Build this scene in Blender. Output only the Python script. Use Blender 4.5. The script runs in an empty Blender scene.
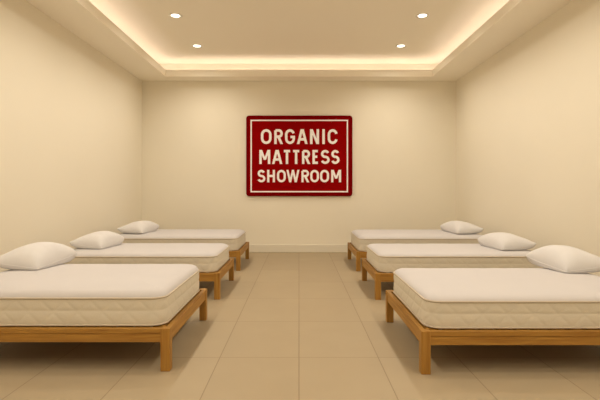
import bpy, bmesh, math, random
from mathutils import Vector, noise

random.seed(4)
C = bpy.context.scene.collection
S = bpy.context.scene

# ------------------------------------------------------------------ camera
F = 450.0                       # focal length in pixels of a 600 px wide frame
EYE = 1.09
cam_d = bpy.data.cameras.new('camera')
cam_d.sensor_width = 36.0
cam_d.lens = F / 600 * 36.0
cam_d.shift_x = 1.0 / 600
cam_d.shift_y = -10.0 / 600
cam = bpy.data.objects.new('camera', cam_d)
C.objects.link(cam)
cam.location = (0, 0, EYE)
cam.rotation_euler = (math.pi / 2, 0, 0)
S.camera = cam

# ------------------------------------------------------------------ world, exposure
w = bpy.data.worlds.new('world')
S.world = w
w.use_nodes = True
w.node_tree.nodes['Background'].inputs[0].default_value = (1.0, 0.85, 0.66, 1)
w.node_tree.nodes['Background'].inputs[1].default_value = 0.05
S.view_settings.view_transform = 'Standard'
S.view_settings.look = 'None'
S.view_settings.gamma = 1
S.view_settings.use_curve_mapping = False
S.view_settings.exposure = 0.0
S.cycles.diffuse_bounces = 8
S.cycles.max_bounces = 12

LIGHT = (1.0, 0.90, 0.745)      # colour of all the room's lamps
COVE = (1.0, 0.87, 0.80)
SPOT_W = 52.5                   # each downlight
SPOT_DEG, SPOT_BLEND = 158.0, 0.9
COVE_STRENGTH = 6.4             # emission of the hidden strips

# ------------------------------------------------------------------ room measures
XW = 2.753                      # side walls
YB = 7.89                       # far wall
YF = -3.0                       # wall behind the camera
ZS = 3.0                        # soffit underside
ZC = 3.30                       # tray ceiling
XF, YFI = 2.245, 7.57           # inner edge of the soffit
LIP = 3.112                     # top of the fascia lip

# ------------------------------------------------------------------ helpers
def link(name, me, mat, parent=None, smooth=False):
    o = bpy.data.objects.new(name, me)
    C.objects.link(o)
    if mat is not None:
        me.materials.append(mat)
    if parent is not None:
        o.parent = parent
    if smooth:
        for p in me.polygons:
            p.use_smooth = True
    return o

def obj(name, bm, mat, parent=None, smooth=False):
    me = bpy.data.meshes.new(name)
    bmesh.ops.recalc_face_normals(bm, faces=bm.faces)
    bm.to_mesh(me)
    bm.free()
    return link(name, me, mat, parent, smooth)

def box(bm, x0, x1, y0, y1, z0, z1):
    v = [bm.verts.new((x, y, z)) for x in (x0, x1) for y in (y0, y1) for z in (z0, z1)]
    for f in ((0, 1, 3, 2), (4, 6, 7, 5), (0, 4, 5, 1), (2, 3, 7, 6), (0, 2, 6, 4), (1, 5, 7, 3)):
        bm.faces.new([v[i] for i in f])

def bevelled(bm, w_, seg=2):
    bmesh.ops.bevel(bm, geom=list(bm.edges), offset=w_, segments=seg, affect='EDGES', profile=0.5)

def boxobj(name, dims, mat, parent=None, bev=0.0):
    bm = bmesh.new()
    box(bm, *dims)
    if bev:
        bevelled(bm, bev)
    return obj(name, bm, mat, parent)

def thing(name, label, cat, loc=(0, 0, 0), group=None):
    o = bpy.data.objects.new(name, None)
    o.empty_display_size = 0.1
    C.objects.link(o)
    o.location = loc
    o['label'] = label
    o['category'] = cat
    if group:
        o['group'] = group
    return o

def structure(o):
    o['kind'] = 'structure'
    return o

def tube(bm, pts, r, n=8, closed=True):
    """a round tube along a closed ring of points (all near one height)"""
    rings = []
    m = len(pts)
    for i, p in enumerate(pts):
        a, b = Vector(pts[(i - 1) % m]), Vector(pts[(i + 1) % m])
        t = (b - a).normalized()
        side = t.cross(Vector((0, 0, 1))).normalized()
        up = side.cross(t)
        rings.append([bm.verts.new(Vector(p) + side * (r * math.cos(2 * math.pi * k / n)) + up * (r * math.sin(2 * math.pi * k / n))) for k in range(n)])
    for i in range(m):
        A, B = rings[i], rings[(i + 1) % m]
        for k in range(n):
            bm.faces.new((A[k], A[(k + 1) % n], B[(k + 1) % n], B[k]))

# ------------------------------------------------------------------ materials
def mat(name):
    m = bpy.data.materials.new(name)
    m.use_nodes = True
    nt = m.node_tree
    return m, nt, nt.nodes['Principled BSDF']

def plain(name, col, rough=0.6, spec=0.3, bump=0.0, scale=60.0, vary=0.0, vscale=2.0):
    m, nt, b = mat(name)
    b.inputs['Base Color'].default_value = (*col, 1)
    b.inputs['Roughness'].default_value = rough
    b.inputs['Specular IOR Level'].default_value = spec
    tc = nt.nodes.new('ShaderNodeTexCoord')
    if bump:
        n = nt.nodes.new('ShaderNodeTexNoise')
        n.inputs['Scale'].default_value = scale
        n.inputs['Detail'].default_value = 4
        nt.links.new(tc.outputs['Object'], n.inputs['Vector'])
        bp = nt.nodes.new('ShaderNodeBump')
        bp.inputs['Strength'].default_value = bump
        bp.inputs['Distance'].default_value = 0.002
        nt.links.new(n.outputs['Fac'], bp.inputs['Height'])
        nt.links.new(bp.outputs['Normal'], b.inputs['Normal'])
    if vary:
        n2 = nt.nodes.new('ShaderNodeTexNoise')
        n2.inputs['Scale'].default_value = vscale
        n2.inputs['Detail'].default_value = 3
        nt.links.new(tc.outputs['Object'], n2.inputs['Vector'])
        mx = nt.nodes.new('ShaderNodeMix')
        mx.data_type = 'RGBA'
        mx.inputs['A'].default_value = (*[c * (1 - vary) for c in col], 1)
        mx.inputs['B'].default_value = (*[min(1, c * (1 + vary)) for c in col], 1)
        nt.links.new(n2.outputs['Fac'], mx.inputs['Factor'])
        nt.links.new(mx.outputs['Result'], b.inputs['Base Color'])
    return m

M_WALL = plain('wall_paint', (0.83, 0.785, 0.675), 0.75, 0.2, 0.15, 180, 0.02, 1.2)
M_CEIL = plain('ceiling_paint', (0.92, 0.87, 0.765), 0.8, 0.2, 0.1, 180)
M_LIP = plain('border_lip_brightened', (0.92, 0.88, 0.78), 0.6, 0.3)  # kept lighter than the ceiling: light on the lip is put into its colour
M_BASE = plain('baseboard_paint', (0.74, 0.70, 0.60), 0.45, 0.4)
M_FABRIC = plain('mattress_fabric', (0.575, 0.555, 0.565), 0.85, 0.15, 0.35, 140, 0.015, 6)
M_SIDE = plain('mattress_side_fabric', (0.66, 0.615, 0.52), 0.85, 0.15, 0.35, 140, 0.015, 6)
M_PIPE = plain('piping_fabric_shaded', (0.54, 0.47, 0.38), 0.8, 0.15)  # darkened fabric colour, stands in for shade along the mattress edges
M_PILLOW = plain('pillow_cotton', (0.66, 0.65, 0.66), 0.85, 0.15, 0.3, 90, 0.01, 8)
M_RED = plain('sign_red', (0.27, 0.002, 0.002), 0.7, 0.0)
M_RED_DARK = plain('sign_frame_red', (0.17, 0.001, 0.002), 0.7, 0.0)
M_LETTER = plain('sign_cream', (0.96, 0.94, 0.95), 0.55, 0.3)
M_TRIM = plain('fitting_white', (0.80, 0.77, 0.70), 0.4, 0.4)

def emitter(name, col, s):
    m, nt, b = mat(name)
    b.inputs['Base Color'].default_value = (*col, 1)
    b.inputs['Emission Color'].default_value = (*col, 1)
    b.inputs['Emission Strength'].default_value = s
    return m
M_LENS = emitter('lamp_lens', (1.0, 0.90, 0.74), 5.0)
M_STRIP = emitter('cove_strip_light', COVE, COVE_STRENGTH)

def wood():
    m, nt, b = mat('oak_wood')
    tc = nt.nodes.new('ShaderNodeTexCoord')
    mp = nt.nodes.new('ShaderNodeMapping')
    nt.links.new(tc.outputs['UV'], mp.inputs['Vector'])
    mp.inputs['Scale'].default_value = (3.0, 55.0, 55.0)
    n = nt.nodes.new('ShaderNodeTexNoise')
    n.inputs['Scale'].default_value = 1.0
    n.inputs['Detail'].default_value = 5
    n.inputs['Distortion'].default_value = 0.6
    nt.links.new(mp.outputs['Vector'], n.inputs['Vector'])
    cr = nt.nodes.new('ShaderNodeValToRGB')
    cr.color_ramp.elements[0].position = 0.30
    cr.color_ramp.elements[0].color = (0.29, 0.132, 0.020, 1)
    cr.color_ramp.elements[1].position = 0.72
    cr.color_ramp.elements[1].color = (0.44, 0.235, 0.046, 1)
    nt.links.new(n.outputs['Fac'], cr.inputs['Fac'])
    nt.links.new(cr.outputs['Color'], b.inputs['Base Color'])
    bp = nt.nodes.new('ShaderNodeBump')
    bp.inputs['Strength'].default_value = 0.15
    bp.inputs['Distance'].default_value = 0.001
    nt.links.new(n.outputs['Fac'], bp.inputs['Height'])
    nt.links.new(bp.outputs['Normal'], b.inputs['Normal'])
    b.inputs['Roughness'].default_value = 0.5
    b.inputs['Specular IOR Level'].default_value = 0.35
    return m
M_WOOD = wood()

TILE_X, TILE_Y = 0.515, 0.80
def floor_mat():
    m, nt, b = mat('floor_tiles')
    L = nt.links.new
    tc = nt.nodes.new('ShaderNodeTexCoord')
    sep = nt.nodes.new('ShaderNodeSeparateXYZ')
    L(tc.outputs['Object'], sep.inputs[0])
    def math_(op, a, b_=None, c=None):
        n = nt.nodes.new('ShaderNodeMath')
        n.operation = op
        for i, v in enumerate((a, b_, c)):
            if v is None:
                continue
            if isinstance(v, (int, float)):
                n.inputs[i].default_value = v
            else:
                L(v, n.inputs[i])
        return n.outputs[0]
    def line(out, size, off, half):
        f = math_('FRACT', math_('DIVIDE', math_('ADD', out, off), size))
        d = math_('MULTIPLY', math_('MINIMUM', f, math_('SUBTRACT', 1.0, f)), size)
        return math_('LESS_THAN', d, half)
    g = math_('MAXIMUM', line(sep.outputs['X'], TILE_X, 50 * TILE_X, 0.0028), line(sep.outputs['Y'], TILE_Y, 50 * TILE_Y - 2.93 + 0.0, 0.0024))
    # slight change from tile to tile
    cx = math_('FLOOR', math_('DIVIDE', math_('ADD', sep.outputs['X'], 50 * TILE_X), TILE_X))
    cy = math_('FLOOR', math_('DIVIDE', math_('ADD', sep.outputs['Y'], 50 * TILE_Y - 2.93), TILE_Y))
    cmb = nt.nodes.new('ShaderNodeCombineXYZ')
    L(cx, cmb.inputs[0]); L(cy, cmb.inputs[1])
    wn = nt.nodes.new('ShaderNodeTexWhiteNoise')
    L(cmb.outputs[0], wn.inputs['Vector'])
    ns = nt.nodes.new('ShaderNodeTexNoise')
    ns.inputs['Scale'].default_value = 3.5
    ns.inputs['Detail'].default_value = 6
    L(tc.outputs['Object'], ns.inputs['Vector'])
    fac = math_('ADD', math_('MULTIPLY', wn.outputs['Value'], 0.35), math_('MULTIPLY', ns.outputs['Fac'], 0.65))
    mx = nt.nodes.new('ShaderNodeMix'); mx.data_type = 'RGBA'
    mx.inputs['A'].default_value = (0.352, 0.280, 0.182, 1)
    mx.inputs['B'].default_value = (0.402, 0.325, 0.214, 1)
    L(fac, mx.inputs['Factor'])
    mg = nt.nodes.new('ShaderNodeMix'); mg.data_type = 'RGBA'
    L(g, mg.inputs['Factor'])
    L(mx.outputs['Result'], mg.inputs['A'])
    mg.inputs['B'].default_value = (0.25, 0.19, 0.12, 1)
    L(mg.outputs['Result'], b.inputs['Base Color'])
    bp = nt.nodes.new('ShaderNodeBump')
    bp.inputs['Strength'].default_value = 0.4
    bp.inputs['Distance'].default_value = 0.002
    L(math_('SUBTRACT', 1.0, g), bp.inputs['Height'])
    L(bp.outputs['Normal'], b.inputs['Normal'])
    b.inputs['Roughness'].default_value = 0.55
    b.inputs['Specular IOR Level'].default_value = 0.3
    return m
M_FLOOR = floor_mat()

# ------------------------------------------------------------------ the room shell
T = 0.12
structure(boxobj('floor', (-XW - T, XW + T, YF - T, YB + T, -0.10, 0.0), M_FLOOR))
structure(boxobj('wall_left', (-XW - T, -XW, YF - T, YB + T, 0.0, ZC), M_WALL))
structure(boxobj('wall_right', (XW, XW + T, YF - T, YB + T, 0.0, ZC), M_WALL))
structure(boxobj('wall_back', (-XW, XW, YB, YB + T, 0.0, ZC), M_WALL))
structure(boxobj('wall_front', (-XW, XW, YF - T, YF, 0.0, ZC), M_WALL))
structure(boxobj('ceiling', (-XW - T, XW + T, YF - T, YB + T, ZC, ZC + 0.1), M_CEIL))

# dropped border with its upstanding lip, one continuous ring
YFF = YF + (YB - YFI)
def ring_solid(name, outer, inner, z0, z1, m):
    (ox, oy0, oy1), (ix, iy0, iy1) = outer, inner
    bm = bmesh.new()
    O = [(-ox, oy0), (ox, oy0), (ox, oy1), (-ox, oy1)]
    I = [(-ix, iy0), (ix, iy0), (ix, iy1), (-ix, iy1)]
    V = {}
    for k, pts in (('o', O), ('i', I)):
        for z in (z0, z1):
            V[k, z] = [bm.verts.new((x, y, z)) for x, y in pts]
    for i in range(4):
        j = (i + 1) % 4
        bm.faces.new((V['o', z0][i], V['o', z0][j], V['i', z0][j], V['i', z0][i]))
        bm.faces.new((V['o', z1][i], V['i', z1][i], V['i', z1][j], V['o', z1][j]))
        bm.faces.new((V['o', z0][i], V['o', z1][i], V['o', z1][j], V['o', z0][j]))
        bm.faces.new((V['i', z0][i], V['i', z0][j], V['i', z1][j], V['i', z1][i]))
    return obj(name, bm, m)
structure(ring_solid('trim_1', (XW, YF, YB), (XF, YFF, YFI), ZS, ZS + 0.03, M_CEIL))
structure(ring_solid('trim_2', (XF + 0.02, YFF - 0.02, YFI + 0.02), (XF, YFF, YFI), ZS + 0.03, LIP, M_LIP))

# baseboards
def baseboard(name, dims, axis):
    structure(boxobj(name, dims, M_BASE, bev=0.004))
BH = 0.132
baseboard('baseboard_back', (-XW, XW, YB - 0.016, YB, 0.0, BH), 0)
baseboard('baseboard_front', (-XW, XW, YF, YF + 0.016, 0.0, BH), 0)
baseboard('baseboard_left', (-XW, -XW + 0.016, YF + 0.016, YB - 0.016, 0.0, BH), 1)
baseboard('baseboard_right', (XW - 0.016, XW, YF + 0.016, YB - 0.016, 0.0, BH), 1)

# ------------------------------------------------------------------ cove strips, lying on the border behind the lip
def strip(dims, label):
    o = boxobj('light_strip', dims, M_STRIP)
    o['label'] = label
    o['category'] = 'light strip'
    o['group'] = 'hidden cove light strips'
zs0, zs1 = ZS + 0.03, ZS + 0.042
strip((-2.42, -2.39, YFF - 0.11, YFI + 0.11, zs0, zs1), 'warm light strip hidden in the ceiling cove along the left wall')
strip((2.39, 2.42, YFF - 0.11, YFI + 0.11, zs0, zs1), 'warm light strip hidden in the ceiling cove along the right wall')
strip((-2.42, 2.42, YFI + 0.12, YFI + 0.15, zs0, zs1), 'warm light strip hidden in the ceiling cove above the red sign wall')
strip((-2.42, 2.42, YFF - 0.15, YFF - 0.12, zs0, zs1), 'warm light strip hidden in the ceiling cove behind the viewer')

# ------------------------------------------------------------------ downlights
def disc(bm, r, z, n=32):
    vs = [bm.verts.new((r * math.cos(2 * math.pi * k / n), r * math.sin(2 * math.pi * k / n), z)) for k in range(n)]
    return vs
def make_downlight():
    root = thing('downlight', '', 'ceiling light')
    prof = [(0.066, 0.012), (0.066, -0.003), (0.070, -0.006), (0.086, -0.004), (0.090, 0.0), (0.090, 0.012)]
    bm = bmesh.new()
    rings = [disc(bm, r, z) for r, z in prof]
    for a in range(len(rings)):
        A, B = rings[a], rings[(a + 1) % len(rings)]
        for k in range(32):
            bm.faces.new((A[k], A[(k + 1) % 32], B[(k + 1) % 32], B[k]))
    obj('trim_ring', bm, M_TRIM, root, True)
    bm = bmesh.new()
    prof = [(0.066, 0.003), (0.050, -0.001), (0.025, -0.003)]
    rings = [disc(bm, r, z) for r, z in prof]
    for a in range(2):
        A, B = rings[a], rings[a + 1]
        for k in range(32):
            bm.faces.new((A[k], A[(k + 1) % 32], B[(k + 1) % 32], B[k]))
    bm.faces.new(rings[2])
    top = disc(bm, 0.066, 0.010)
    for k in range(32):
        bm.faces.new((rings[0][k], rings[0][(k + 1) % 32], top[(k + 1) % 32], top[k]))
    bm.faces.new(top)
    obj('lens', bm, M_LENS, root, True)
    ld = bpy.data.lights.new('downlight_beam', 'SPOT')
    ld.energy = SPOT_W
    ld.color = LIGHT
    ld.spot_size = math.radians(SPOT_DEG)
    ld.spot_blend = SPOT_BLEND
    ld.shadow_soft_size = 0.05
    lo = bpy.data.objects.new('beam', ld)
    C.objects.link(lo)
    lo.parent = root
    lo.location = (0, 0, -0.06)
    return root
dl = make_downlight()
rows = [(6.906, 'farther from the viewer, near the red sign wall'), (5.706, 'nearer the viewer of the two'),
        (4.506, None), (3.306, None), (2.106, None), (0.906, None), (-0.294, None), (-1.494, None)]
first = True
near_names = {4.506: 'third', 3.306: 'fourth', 2.106: 'fifth', 0.906: 'sixth', -0.294: 'seventh', -1.494: 'eighth'}
for y, tail in rows:
    for s, side in ((-1, 'left'), (1, 'right')):
        if first:
            o = dl
            first = False
        else:
            o = dl.copy()
            C.objects.link(o)
            for ch in list(dl.children):
                c = ch.copy()
                C.objects.link(c)
                c.parent = o
        o.location = (s * 1.565, y, ZC)
        if tail and y > 6:
            o['label'] = f'small round recessed ceiling light on the {side}, the one closer to the sign wall'
        elif tail:
            o['label'] = f'small round recessed ceiling light on the {side}, the one farther from the sign wall'
        else:
            o['label'] = f'round recessed ceiling light above the view, {near_names[y]} from the sign wall on the {side}'
        o['group'] = 'recessed ceiling downlights'

# ------------------------------------------------------------------ the sign
PX = (YB - 0.03) / F
def wx(px): return (px - 299.0) * PX
def wz(py): return EYE + (190.0 - py) * PX
def rrect(x0, x1, z0, z1, r, n=6):
    pts = []
    for cx, cz, a0 in ((x1 - r, z1 - r, 0), (x0 + r, z1 - r, 90), (x0 + r, z0 + r, 180), (x1 - r, z0 + r, 270)):
        for k in range(n + 1):
            a = math.radians(a0 + 90 * k / n)
            pts.append((cx + r * math.cos(a), cz + r * math.sin(a)))
    return pts
sign = thing('sign', 'large dark red rectangular sign with cream lettering on the back wall', 'sign', (0, YB, 1.70))
SX0, SX1, SZ0, SZ1 = wx(246.2), wx(352.4), wz(196.2), wz(115.6)
def sign_slab(name, rings, m, cap_end=True):
    """rings: list of (points, y)"""
    bm = bmesh.new()
    R = [[bm.verts.new((x, y - YB, z - 1.70)) for x, z in pts] for pts, y in rings]
    n = len(R[0])
    for a in range(len(R) - 1):
        for k in range(n):
            bm.faces.new((R[a][k], R[a][(k + 1) % n], R[a + 1][(k + 1) % n], R[a + 1][k]))
    if cap_end:
        bm.faces.new(R[0]); bm.faces.new(R[-1])
    return bm
yf = YB - 0.045
fr = 0.052                              # width of the raised darker rim
o = obj('frame', sign_slab('frame', [
    (rrect(SX0, SX1, SZ0, SZ1, 0.05), YB - 0.004),
    (rrect(SX0, SX1, SZ0, SZ1, 0.05), yf + 0.010),
    (rrect(SX0 + .004, SX1 - .004, SZ0 + .004, SZ1 - .004, 0.047), yf + 0.003),
    (rrect(SX0 + .012, SX1 - .012, SZ0 + .012, SZ1 - .012, 0.040), yf),
    (rrect(SX0 + fr, SX1 - fr, SZ0 + fr, SZ1 - fr, 0.012), yf),
    (rrect(SX0 + fr, SX1 - fr, SZ0 + fr, SZ1 - fr, 0.012), yf + 0.012)], None), M_RED_DARK, sign)
o['label'] = 'darker red rounded rim'
obj('panel', sign_slab('panel', [
    (rrect(SX0 + fr, SX1 - fr, SZ0 + fr, SZ1 - fr, 0.012), yf + 0.0115),
    (rrect(SX0 + fr, SX1 - fr, SZ0 + fr, SZ1 - fr, 0.012), yf + 0.003)], None), M_RED, sign)
# thin cream border line
bx0, bx1, bz0, bz1, bt = wx(250.6), wx(347.9), wz(192.3), wz(119.9), 1.25 * PX
bm = bmesh.new()
yl0, yl1 = yf - 0.004 - YB, yf + 0.004 - YB
for d in ((bx0, bx1, bz1 - bt, bz1), (bx0, bx1, bz0, bz0 + bt), (bx0, bx0 + bt, bz0 + bt, bz1 - bt), (bx1 - bt, bx1, bz0 + bt, bz1 - bt)):
    box(bm, d[0], d[1], yl0, yl1, d[2] - 1.70, d[3] - 1.70)
obj('border_line', bm, M_LETTER, sign)

# lettering drawn as strokes in a unit box, (x 0..1, y 0..1)
def arc(cx, cy, rx, ry, a0, a1, n=14):
    return [(cx + rx * math.cos(math.radians(a0 + (a1 - a0) * k / n)), cy + ry * math.sin(math.radians(a0 + (a1 - a0) * k / n))) for k in range(n + 1)]
GLYPH = {
    'O': [('loop', arc(.5, .66, .5, .34, 0, 180)[:] + arc(.5, .34, .5, .34, 180, 360)[:])],
    'R': [('line', [(0, 0), (0, 1)]), ('line', [(0, 1), (.55, 1)] + arc(.55, .75, .42, .25, 90, -90, 12)[1:] + [(0, .5)]), ('diag', [(.45, .5), (1.0, 0)])],
    'G': [('line', arc(.5, .66, .5, .34, 18, 180) + arc(.5, .34, .5, .34, 180, 360)[1:] + [(1, .47), (.56, .47)])],
    'A': [('diag', [(0, 0), (.46, 1)]), ('diag', [(.54, 1), (1, 0)]), ('line', [(.16, .28), (.84, .28)])],
    'N': [('line', [(0, 0), (0, 1)]), ('diag', [(.04, 1), (.96, 0)]), ('line', [(1, 0), (1, 1)])],
    'I': [('line', [(.5, 0), (.5, 1)])],
    'C': [('line', arc(.5, .66, .5, .34, 12, 180) + arc(.5, .34, .5, .34, 180, 348)[1:])],
    'M': [('line', [(0, 0), (0, 1)]), ('diag', [(.04, 1), (.5, .25)]), ('diag', [(.5, .25), (.96, 1)]), ('line', [(1, 1), (1, 0)])],
    'T': [('line', [(0, 1), (1, 1)]), ('line', [(.5, 1), (.5, 0)])],
    'E': [('line', [(1, 1), (0, 1), (0, 0), (1, 0)]), ('line', [(0, .52), (.86, .52)])],
    'S': [('line', arc(.5, .755, .46, .245, 22, 250, 16) + arc(.5, .255, .5, .255, 70, -160, 16))],
    'H': [('line', [(0, 0), (0, 1)]), ('line', [(1, 0), (1, 1)]), ('line', [(0, .51), (1, .51)])],
    'W': [('diag', [(0, 1), (.25, 0)]), ('diag', [(.25, 0), (.5, 1)]), ('diag', [(.5, 1), (.75, 0)]), ('diag', [(.75, 0), (1, 1)])],
}
def ribbon(bm, pts, hw, closed, y0, y1):
    m = len(pts)
    P = [Vector(p) for p in pts]
    L_, R_ = [], []
    for i in range(m):
        pa = P[i - 1] if (i > 0 or closed) else None
        pb = P[(i + 1) % m] if (i < m - 1 or closed) else None
        d1 = (P[i] - pa).normalized() if pa is not None else None
        d2 = (pb - P[i]).normalized() if pb is not None else None
        if d1 is None: d1 = d2
        if d2 is None: d2 = d1
        n1, n2 = Vector((-d1.y, d1.x)), Vector((-d2.y, d2.x))
        mv = n1 + n2
        if mv.length < 1e-4: mv = n1
        mv.normalize()
        k = min(1 / max(0.35, mv.dot(n1)), 2.6)
        L_.append(P[i] + mv * hw * k); R_.append(P[i] - mv * hw * k)
    V = [[bm.verts.new((q.x, y, q.y)) for q in S_] for S_ in (L_, R_) for y in (y0, y1)]
    Lf, Lb, Rf, Rb = V
    for i in range(m if closed else m - 1):
        j = (i + 1) % m
        bm.faces.new((Lf[i], Lf[j], Rf[j], Rf[i]))
        bm.faces.new((Lb[i], Rb[i], Rb[j], Lb[j]))
        bm.faces.new((Lf[i], Lb[i], Lb[j], Lf[j]))
        bm.faces.new((Rf[i], Rf[j], Rb[j], Rb[i]))
    if not closed:
        bm.faces.new((Lf[0], Rf[0], Rb[0], Lb[0]))
        bm.faces.new((Lf[-1], Lb[-1], Rb[-1], Rf[-1]))
def word(text, spans, ytop, ybot, stroke):
    bm = bmesh.new()
    hw = stroke / 2
    lay = 0
    for ch, (a, b) in zip(text, spans):
        for kind, pts in GLYPH[ch]:
            q = []
            lay += 1
            fy = yf - 0.002 - YB - 0.00025 * (lay % 5)
            x0, x1 = a + hw, b - hw
            if ch in 'AW': x0, x1 = a + hw * 1.05, b - hw * 1.05
            for (u, v) in pts:
                yy = v
                lo, hi = ybot - hw, ytop + hw
                # straight stems run the full height, round and level strokes keep inside it
                if ch in 'INH' and v in (0, 1): lo, hi = ybot, ytop
                if ch == 'M' and v in (0,): lo = ybot
                if ch in 'MAW' and v == 1: hi = ytop
                if ch in 'ARW' and v == 0: lo = ybot
                if ch == 'T' and v == 0: lo = ybot
                q.append(((x0 + (x1 - x0) * u), lo + (hi - lo) * v))
            q = [(wx(px), wz(py) - 1.70) for px, py in q]
            if kind == 'diag':
                (xa, za), (xb, zb_) = q
                h_ = hw * PX * (0.92 if ch in 'NMW' else 1.0) * min(1.5, math.hypot(xb - xa, zb_ - za) / abs(zb_ - za))
                vs = [bm.verts.new((x, y, z)) for y in (fy, yf + 0.004 - YB) for x, z in ((xa - h_, za), (xa + h_, za), (xb + h_, zb_), (xb - h_, zb_))]
                for f in ((0, 1, 2, 3), (7, 6, 5, 4), (0, 4, 5, 1), (1, 5, 6, 2), (2, 6, 7, 3), (3, 7, 4, 0)):
                    bm.faces.new([vs[k] for k in f])
                continue
            if kind == 'loop':
                q2 = []
                for p in q:
                    if not q2 or (Vector(p) - Vector(q2[-1])).length > 1e-5: q2.append(p)
                if (Vector(q2[0]) - Vector(q2[-1])).length < 1e-5: q2.pop()
                q = q2
            ribbon(bm, q, hw * PX, kind == 'loop', fy, yf + 0.004 - YB)
    return obj('lettering', bm, M_LETTER, sign)
word('ORGANIC', [(261, 271.6), (274.3, 283), (285, 295), (296.8, 307.6), (310, 319), (322.2, 324.8), (327.6, 337.6)], 129.3, 144.1, 2.5)
word('MATTRESS', [(259.4, 270.3), (272, 282.4), (282.7, 291.3), (291.9, 300.4), (302, 310.2), (312.4, 319), (320.7, 329.6), (331, 339.4)], 150, 164, 2.4)
word('SHOWROOM', [(257.5, 265.4), (267.2, 275), (277, 285.8), (286.3, 299.6), (301.4, 309.2), (310.2, 318.9), (320, 329), (331.1, 341)], 169.9, 182.3, 2.2)

# ------------------------------------------------------------------ beds
def uv_box(o, along):
    """uv with u along the grain direction"""
    me = o.data
    uvl = me.uv_layers.new(name='UVMap')
    off = random.random() * 20
    for p in me.polygons:
        for li in p.loop_indices:
            co = me.vertices[me.loops[li].vertex_index].co
            if along == 'x': u, a, b = co.x, co.y, co.z
            elif along == 'y': u, a, b = co.y, co.x, co.z
            else: u, a, b = co.z, co.x, co.y
            uvl.data[li].uv = (u + off, a * 0.8 + b * 1.1 + off)
LEG = 0.056
RH, RT = 0.084, 0.028
def timber(name, dims, along, parent, groove=None):
    """groove = (axis, side): a shallow line cut along the outer face of a rail"""
    if groove is None:
        o = boxobj(name, dims, M_WOOD, parent, bev=0.003)
    else:
        x0, x1, y0, y1, z0, z1 = dims
        ax, sd = groove
        bm = bmesh.new()
        zc = z1 - 0.030
        # cross-section profile across the thickness t (outer face at t = 0), run along the length
        t = (y1 - y0) if ax == 'y' else (x1 - x0)
        prof = [(0.002, z1), (0.0, z1 - 0.002), (0.0, zc + 0.002), (0.005, zc + 0.0015), (0.005, zc - 0.0015), (0.0025, zc - 0.002),
                (0.0025, z0 + 0.002), (0.0045, z0), (t, z0), (t, z1)]
        ends = []
        for e in ((x0, x1) if ax == 'y' else (y0, y1)):
            ring = []
            for d, z in prof:
                if ax == 'y':
                    ring.append(bm.verts.new((e, y0 + d if sd < 0 else y1 - d, z)))
                else:
                    ring.append(bm.verts.new((x0 + d if sd < 0 else x1 - d, e, z)))
            ends.append(ring)
        n = len(prof)
        for k in range(n):
            bm.faces.new((ends[0][k], ends[0][(k + 1) % n], ends[1][(k + 1) % n], ends[1][k]))
        bm.faces.new(ends[0]); bm.faces.new(ends[1])
        o = obj(name, bm, M_WOOD, parent)
    uv_box(o, along)
    return o
def make_frame(xf, sgn, y0, wid, length, top, label):
    """xf = outer x of the foot end, sgn = direction from the foot to the head"""
    t = thing('bed_frame', label, 'bed frame', (xf, y0, 0), 'oak bed frames')
    def X(a, b):
        a, b = a * sgn, b * sgn
        return (min(a, b), max(a, b))
    for (a, b) in ((0, LEG), (length - LEG, length)):
        for (c, d) in ((0, LEG), (wid - LEG, wid)):
            x0, x1 = X(a, b)
            timber('leg', (x0, x1, c, d, 0.0, top), 'z', t)
    x0, x1 = X(LEG, length - LEG)
    for c, sd in ((0.003, -1), (wid - 0.003 - RT, 1)):
        timber('side_rail', (x0, x1, c, c + RT, top - RH, top - 0.001), 'x', t, ('y', sd))
    for a, sd in ((0.003, -1), (length - 0.003 - RT, 1)):
        x0, x1 = X(a, a + RT)
        timber('end_rail', (x0, x1, LEG, wid - LEG, top - RH, top - 0.001), 'y', t, ('x', sd * sgn))
    # slatted base carrying the mattress, level just under the rail tops
    bm = bmesh.new()
    n = 14
    a0, a1 = RT + 0.02, length - RT - 0.02
    for k in range(n):
        a = a0 + (a1 - a0 - 0.07) * k / (n - 1)
        x0, x1 = X(a, a + 0.07)
        e = LEG if (k in (0, n - 1)) else 0.003 + RT
        box(bm, x0, x1, e, wid - e, top - 0.020, top - 0.002)
    for c in (0.003 + RT, wid / 2 - 0.02, wid - 0.003 - RT - 0.025):
        dx0 = LEG
        x0, x1 = X(dx0, length - dx0)
        box(bm, x0, x1, c, c + (0.04 if c > 0.1 and c < wid * .7 else 0.025), top - 0.055, top - 0.020)
    o = obj('slatted_base', bm, M_WOOD, t)
    uv_box(o, 'y')
    return t

def rr_ring(hx, hy, r, inset, n_corner, n_x, n_y):
    """rounded rectangle, always the same number of points; returns (x, y, nx, ny, s)"""
    pts = []
    rr = max(r - inset, 0.004)
    ax, ay = hx - inset, hy - inset
    cx, cy = ax - rr, ay - rr
    for (sx, sy, a0) in ((1, 1, 0), (-1, 1, 90), (-1, -1, 180), (1, -1, 270)):
        for k in range(n_corner):
            a = math.radians(a0 + 90 * k / n_corner)
            pts.append((sx * cx + rr * math.cos(a), sy * cy + rr * math.sin(a), math.cos(a), math.sin(a)))
        # straight run to the next corner
        a = math.radians(a0 + 90)
        nx, ny = math.cos(a), math.sin(a)
        if a0 in (0, 180):
            m, p0, p1 = n_x, (sx * cx, sy * (cy + rr)), (-sx * cx, sy * (cy + rr))
        else:
            m, p0, p1 = n_y, (sx * (cx + rr), sy * cy), (sx * (cx + rr), -sy * cy)
        for k in range(m):
            f = k / m
            pts.append((p0[0] + (p1[0] - p0[0]) * f, p0[1] + (p1[1] - p0[1]) * f, nx, ny))
    return pts

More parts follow.
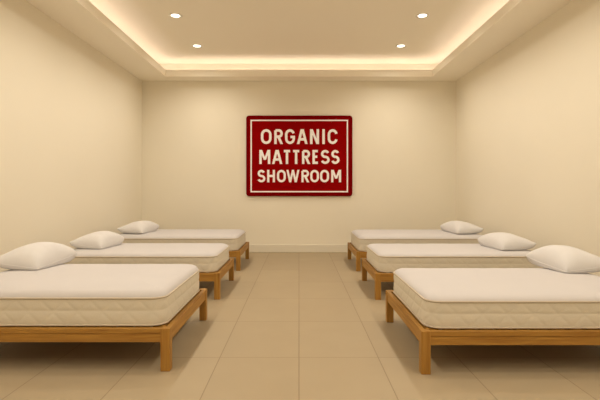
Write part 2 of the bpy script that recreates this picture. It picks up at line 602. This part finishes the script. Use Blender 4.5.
def make_mattress(cx, cy, hx, hy, z0, H, crown, label):
    t = thing('mattress', label, 'mattress', (cx, cy, z0), 'white quilted mattresses')
    R, NC = 0.085, 14
    NX, NY = int((2 * hx - 2 * R) / 0.009), int((2 * hy - 2 * R) / 0.009)
    base = rr_ring(hx, hy, R, 0, NC, NX, NY)
    # running length along the edge
    s, acc = [], 0.0
    for i, p in enumerate(base):
        s.append(acc)
        q = base[(i + 1) % len(base)]
        acc += math.hypot(q[0] - p[0], q[1] - p[1])
    per = acc
    cell = per / round(per / 0.15)
    zb, zt = 0.012, H - 0.006
    bm = bmesh.new()
    rows_ = []
    NV = 26
    mid = (zb + zt) / 2 + 0.005
    for j in range(NV + 1):
        z = zb + (zt - zb) * j / NV
        # two soft bands parted by a stitched line
        hb = (z - zb) / (mid - zb) if z < mid else (z - mid) / (zt - mid)
        bulge = 0.0045 * (max(0.0, 1 - (2 * hb - 1) ** 2)) ** 0.6
        row = []
        for i, p in enumerate(base):
            u, v = s[i] / cell, (z - zb) / 0.15
            d = 1e9
            for g in (u + v, u - v):
                d = min(d, abs(g - round(g)) * cell * 0.7)
            q = 0.0022 * math.exp(-(d / 0.008) ** 2)
            off = bulge - q * min(1.0, bulge / 0.004)
            row.append(bm.verts.new((p[0] + p[2] * off, p[1] + p[3] * off, z)))
        rows_.append(row)
    n = len(base)
    for j in range(NV):
        A, B = rows_[j], rows_[j + 1]
        for k in range(n):
            bm.faces.new((A[k], A[(k + 1) % n], B[(k + 1) % n], B[k]))
    # underside
    u1 = [bm.verts.new((p[0], p[1], 0.0)) for p in rr_ring(hx, hy, R, 0.012, NC, NX, NY)]
    for k in range(n):
        bm.faces.new((u1[k], u1[(k + 1) % n], rows_[0][(k + 1) % n], rows_[0][k]))
    bm.faces.new(u1)
    obj('side_panel', bm, M_SIDE, t, True)
    # crowned top
    bm = bmesh.new()
    prof = [(0.0, 0.0), (0.002, 0.006), (0.009, 0.016), (0.022, 0.026), (0.045, 0.034), (0.085, 0.041), (0.14, 0.046), (0.20, 0.049), (0.28, 0.050), (hy * 0.80, 0.050)]
    prev = None
    for k_, (ins, dz) in enumerate(prof):
        ring = []
        for i, p in enumerate(rr_ring(hx, hy, R, ins, NC, NX, NY)):
            wob = 0.0014 * noise.noise(Vector((p[0] * 9, p[1] * 9, cx * 3))) * min(1, ins / 0.05)
            ring.append(bm.verts.new((p[0], p[1], H - 0.006 + dz * crown / 0.05 + wob)))
        if prev:
            for k in range(n):
                bm.faces.new((prev[k], prev[(k + 1) % n], ring[(k + 1) % n], ring[k]))
        prev = ring
    bm.faces.new(prev)
    obj('top_panel', bm, M_FABRIC, t, True)
    for z, r in ((H - 0.005, 0.0065), (0.010, 0.006)):
        bm = bmesh.new()
        step = 3
        pts = [(p[0] + p[2] * 0.003, p[1] + p[3] * 0.003, z) for p in base][::step]
        tube(bm, pts, r, 8)
        obj('piping', bm, M_PIPE, t, True)
    return t

def make_pillow(cx, cy, z, sx, sy, th, foot, seed, label):
    """sx, sy half sizes; lies on height z; foot = x direction towards the foot of the bed"""
    t = thing('pillow', label, 'pillow', (cx, cy, z), 'white bed pillows')
    N = 44
    up, dn = {}, {}
    bm = bmesh.new()
    def place(u, v):
        c = 0.085 * (u * v) ** 4
        kx = 1 - 0.05 * (1 - v * v) - c
        ky = 1 - 0.05 * (1 - u * u) - c
        return u * sx * kx, v * sy * ky
    def rim(u, v):
        """height of the sewn edge: the corner at the foot side near the aisle end lies flat, the others curl up"""
        a, b = (1 + u * foot) / 2, (1 - v) / 2
        flat = (a * b) ** 1.2
        return 0.066 - 0.056 * flat - 0.018 * (1 - u * u * v * v) * (1 - flat)
    ss = lambda k: math.sin((2 * k / N - 1) * math.pi / 2)
    for i in range(N + 1):
        for j in range(N + 1):
            u, v = ss(i), ss(j)
            x, y = place(u, v)
            uw = u - 0.26 * foot * (1 - u * u)
            e = max(0.0, 1 - abs(uw) ** 2.0) ** 0.46 * max(0.0, 1 - abs(v) ** 2.0) ** 0.46
            wr = 0.005 * noise.noise(Vector((x * 7 + seed, y * 7, 1.3))) + 0.003 * noise.noise(Vector((x * 19 + seed, y * 19, 4.3)))
            r_ = rim(u, v)
            zu = r_ + (th - r_) * e + wr * min(1, e * 3)
            zd = max(r_ - (r_ + 0.035) * e ** 0.7, 0.0)
            edge = i in (0, N) or j in (0, N)
            vu = bm.verts.new((x, y, zu))
            up[i, j] = vu
            dn[i, j] = vu if edge else bm.verts.new((x, y, min(zd, zu - 0.001)))
    for i in range(N):
        for j in range(N):
            bm.faces.new((up[i, j], up[i + 1, j], up[i + 1, j + 1], up[i, j + 1]))
            f = [dn[i, j], dn[i, j + 1], dn[i + 1, j + 1], dn[i + 1, j]]
            bm.faces.new(f)
    obj('case', bm, M_PILLOW, t, True)
    # sewn edge
    bm = bmesh.new()
    ring = [(i, 0) for i in range(N)] + [(N, j) for j in range(N)] + [(i, N) for i in range(N, 0, -1)] + [(0, j) for j in range(N, 0, -1)]
    pts = []
    for i, j in ring:
        u, v = ss(i), ss(j)
        x, y = place(u, v)
        if not pts or math.hypot(x - pts[-1][0], y - pts[-1][1]) > 0.004:
            pts.append((x, y, rim(u, v)))
    tube(bm, pts, 0.003, 6)
    obj('seam', bm, M_PILLOW, t, True)
    t.rotation_euler[2] = -foot * math.radians(7)
    return t

# side, foot-end x, head-end x, near y, width, rail top, mattress height to seam, crown, pillow (x, y, half x, half y, thick)
POS = {0: 'nearest the viewer', 1: 'middle of the three', 2: 'farthest, next to the back wall'}
SHORT = {0: 'nearest the viewer', 1: 'middle of three', 2: 'by the back wall'}
BEDS = [
    ('left', -0.776, -2.30, 2.70, 1.11, 0.258, 0.178, 0.068, (-2.085, 3.57, .205, .26, .178), 0),
    ('left', -0.788, -2.50, 4.47, 0.99, 0.264, 0.160, 0.052, (-2.215, 4.96, .195, .26, .165), 1),
    ('left', -0.792, -2.60, 6.06, 1.10, 0.266, 0.166, 0.060, (-2.310, 6.50, .200, .30, .160), 2),
    ('right', 0.722, 2.28, 2.655, 1.10, 0.256, 0.170, 0.050, (2.140, 3.60, .205, .26, .175), 0),
    ('right', 0.758, 2.50, 4.46, 0.98, 0.262, 0.165, 0.045, (2.250, 4.90, .205, .27, .162), 1),
    ('right', 0.768, 2.60, 6.02, 1.10, 0.262, 0.170, 0.060, (2.325, 6.46, .205, .30, .160), 2),
]
for side, xf, xh, y0, wid, top, H, crown, pl, k in BEDS:
    sgn = -1 if side == 'left' else 1
    length = abs(xh) - abs(xf)
    make_frame(xf, sgn, y0, wid, length, top, f'low oak wooden bed frame in the {side} row, {SHORT[k]}')
    ins = 0.047
    hx = (length - ins - 0.02) / 2
    cx = xf + sgn * (ins + hx)
    hy = (wid - 2 * ins + 0.01) / 2
    make_mattress(cx, y0 + wid / 2, hx, hy, top - 0.001, H, crown, f'white quilted mattress on a wooden frame in the {side} row, {SHORT[k]}')
    px, py, hxp, hyp, th = pl
    make_pillow(px, py, top - 0.001 + H - 0.006 + crown + 0.002, hxp, hyp, th, -sgn, k * 3.1 + (7 if sgn > 0 else 0), f'plump white pillow at the head of the {side} row bed {SHORT[k]}')
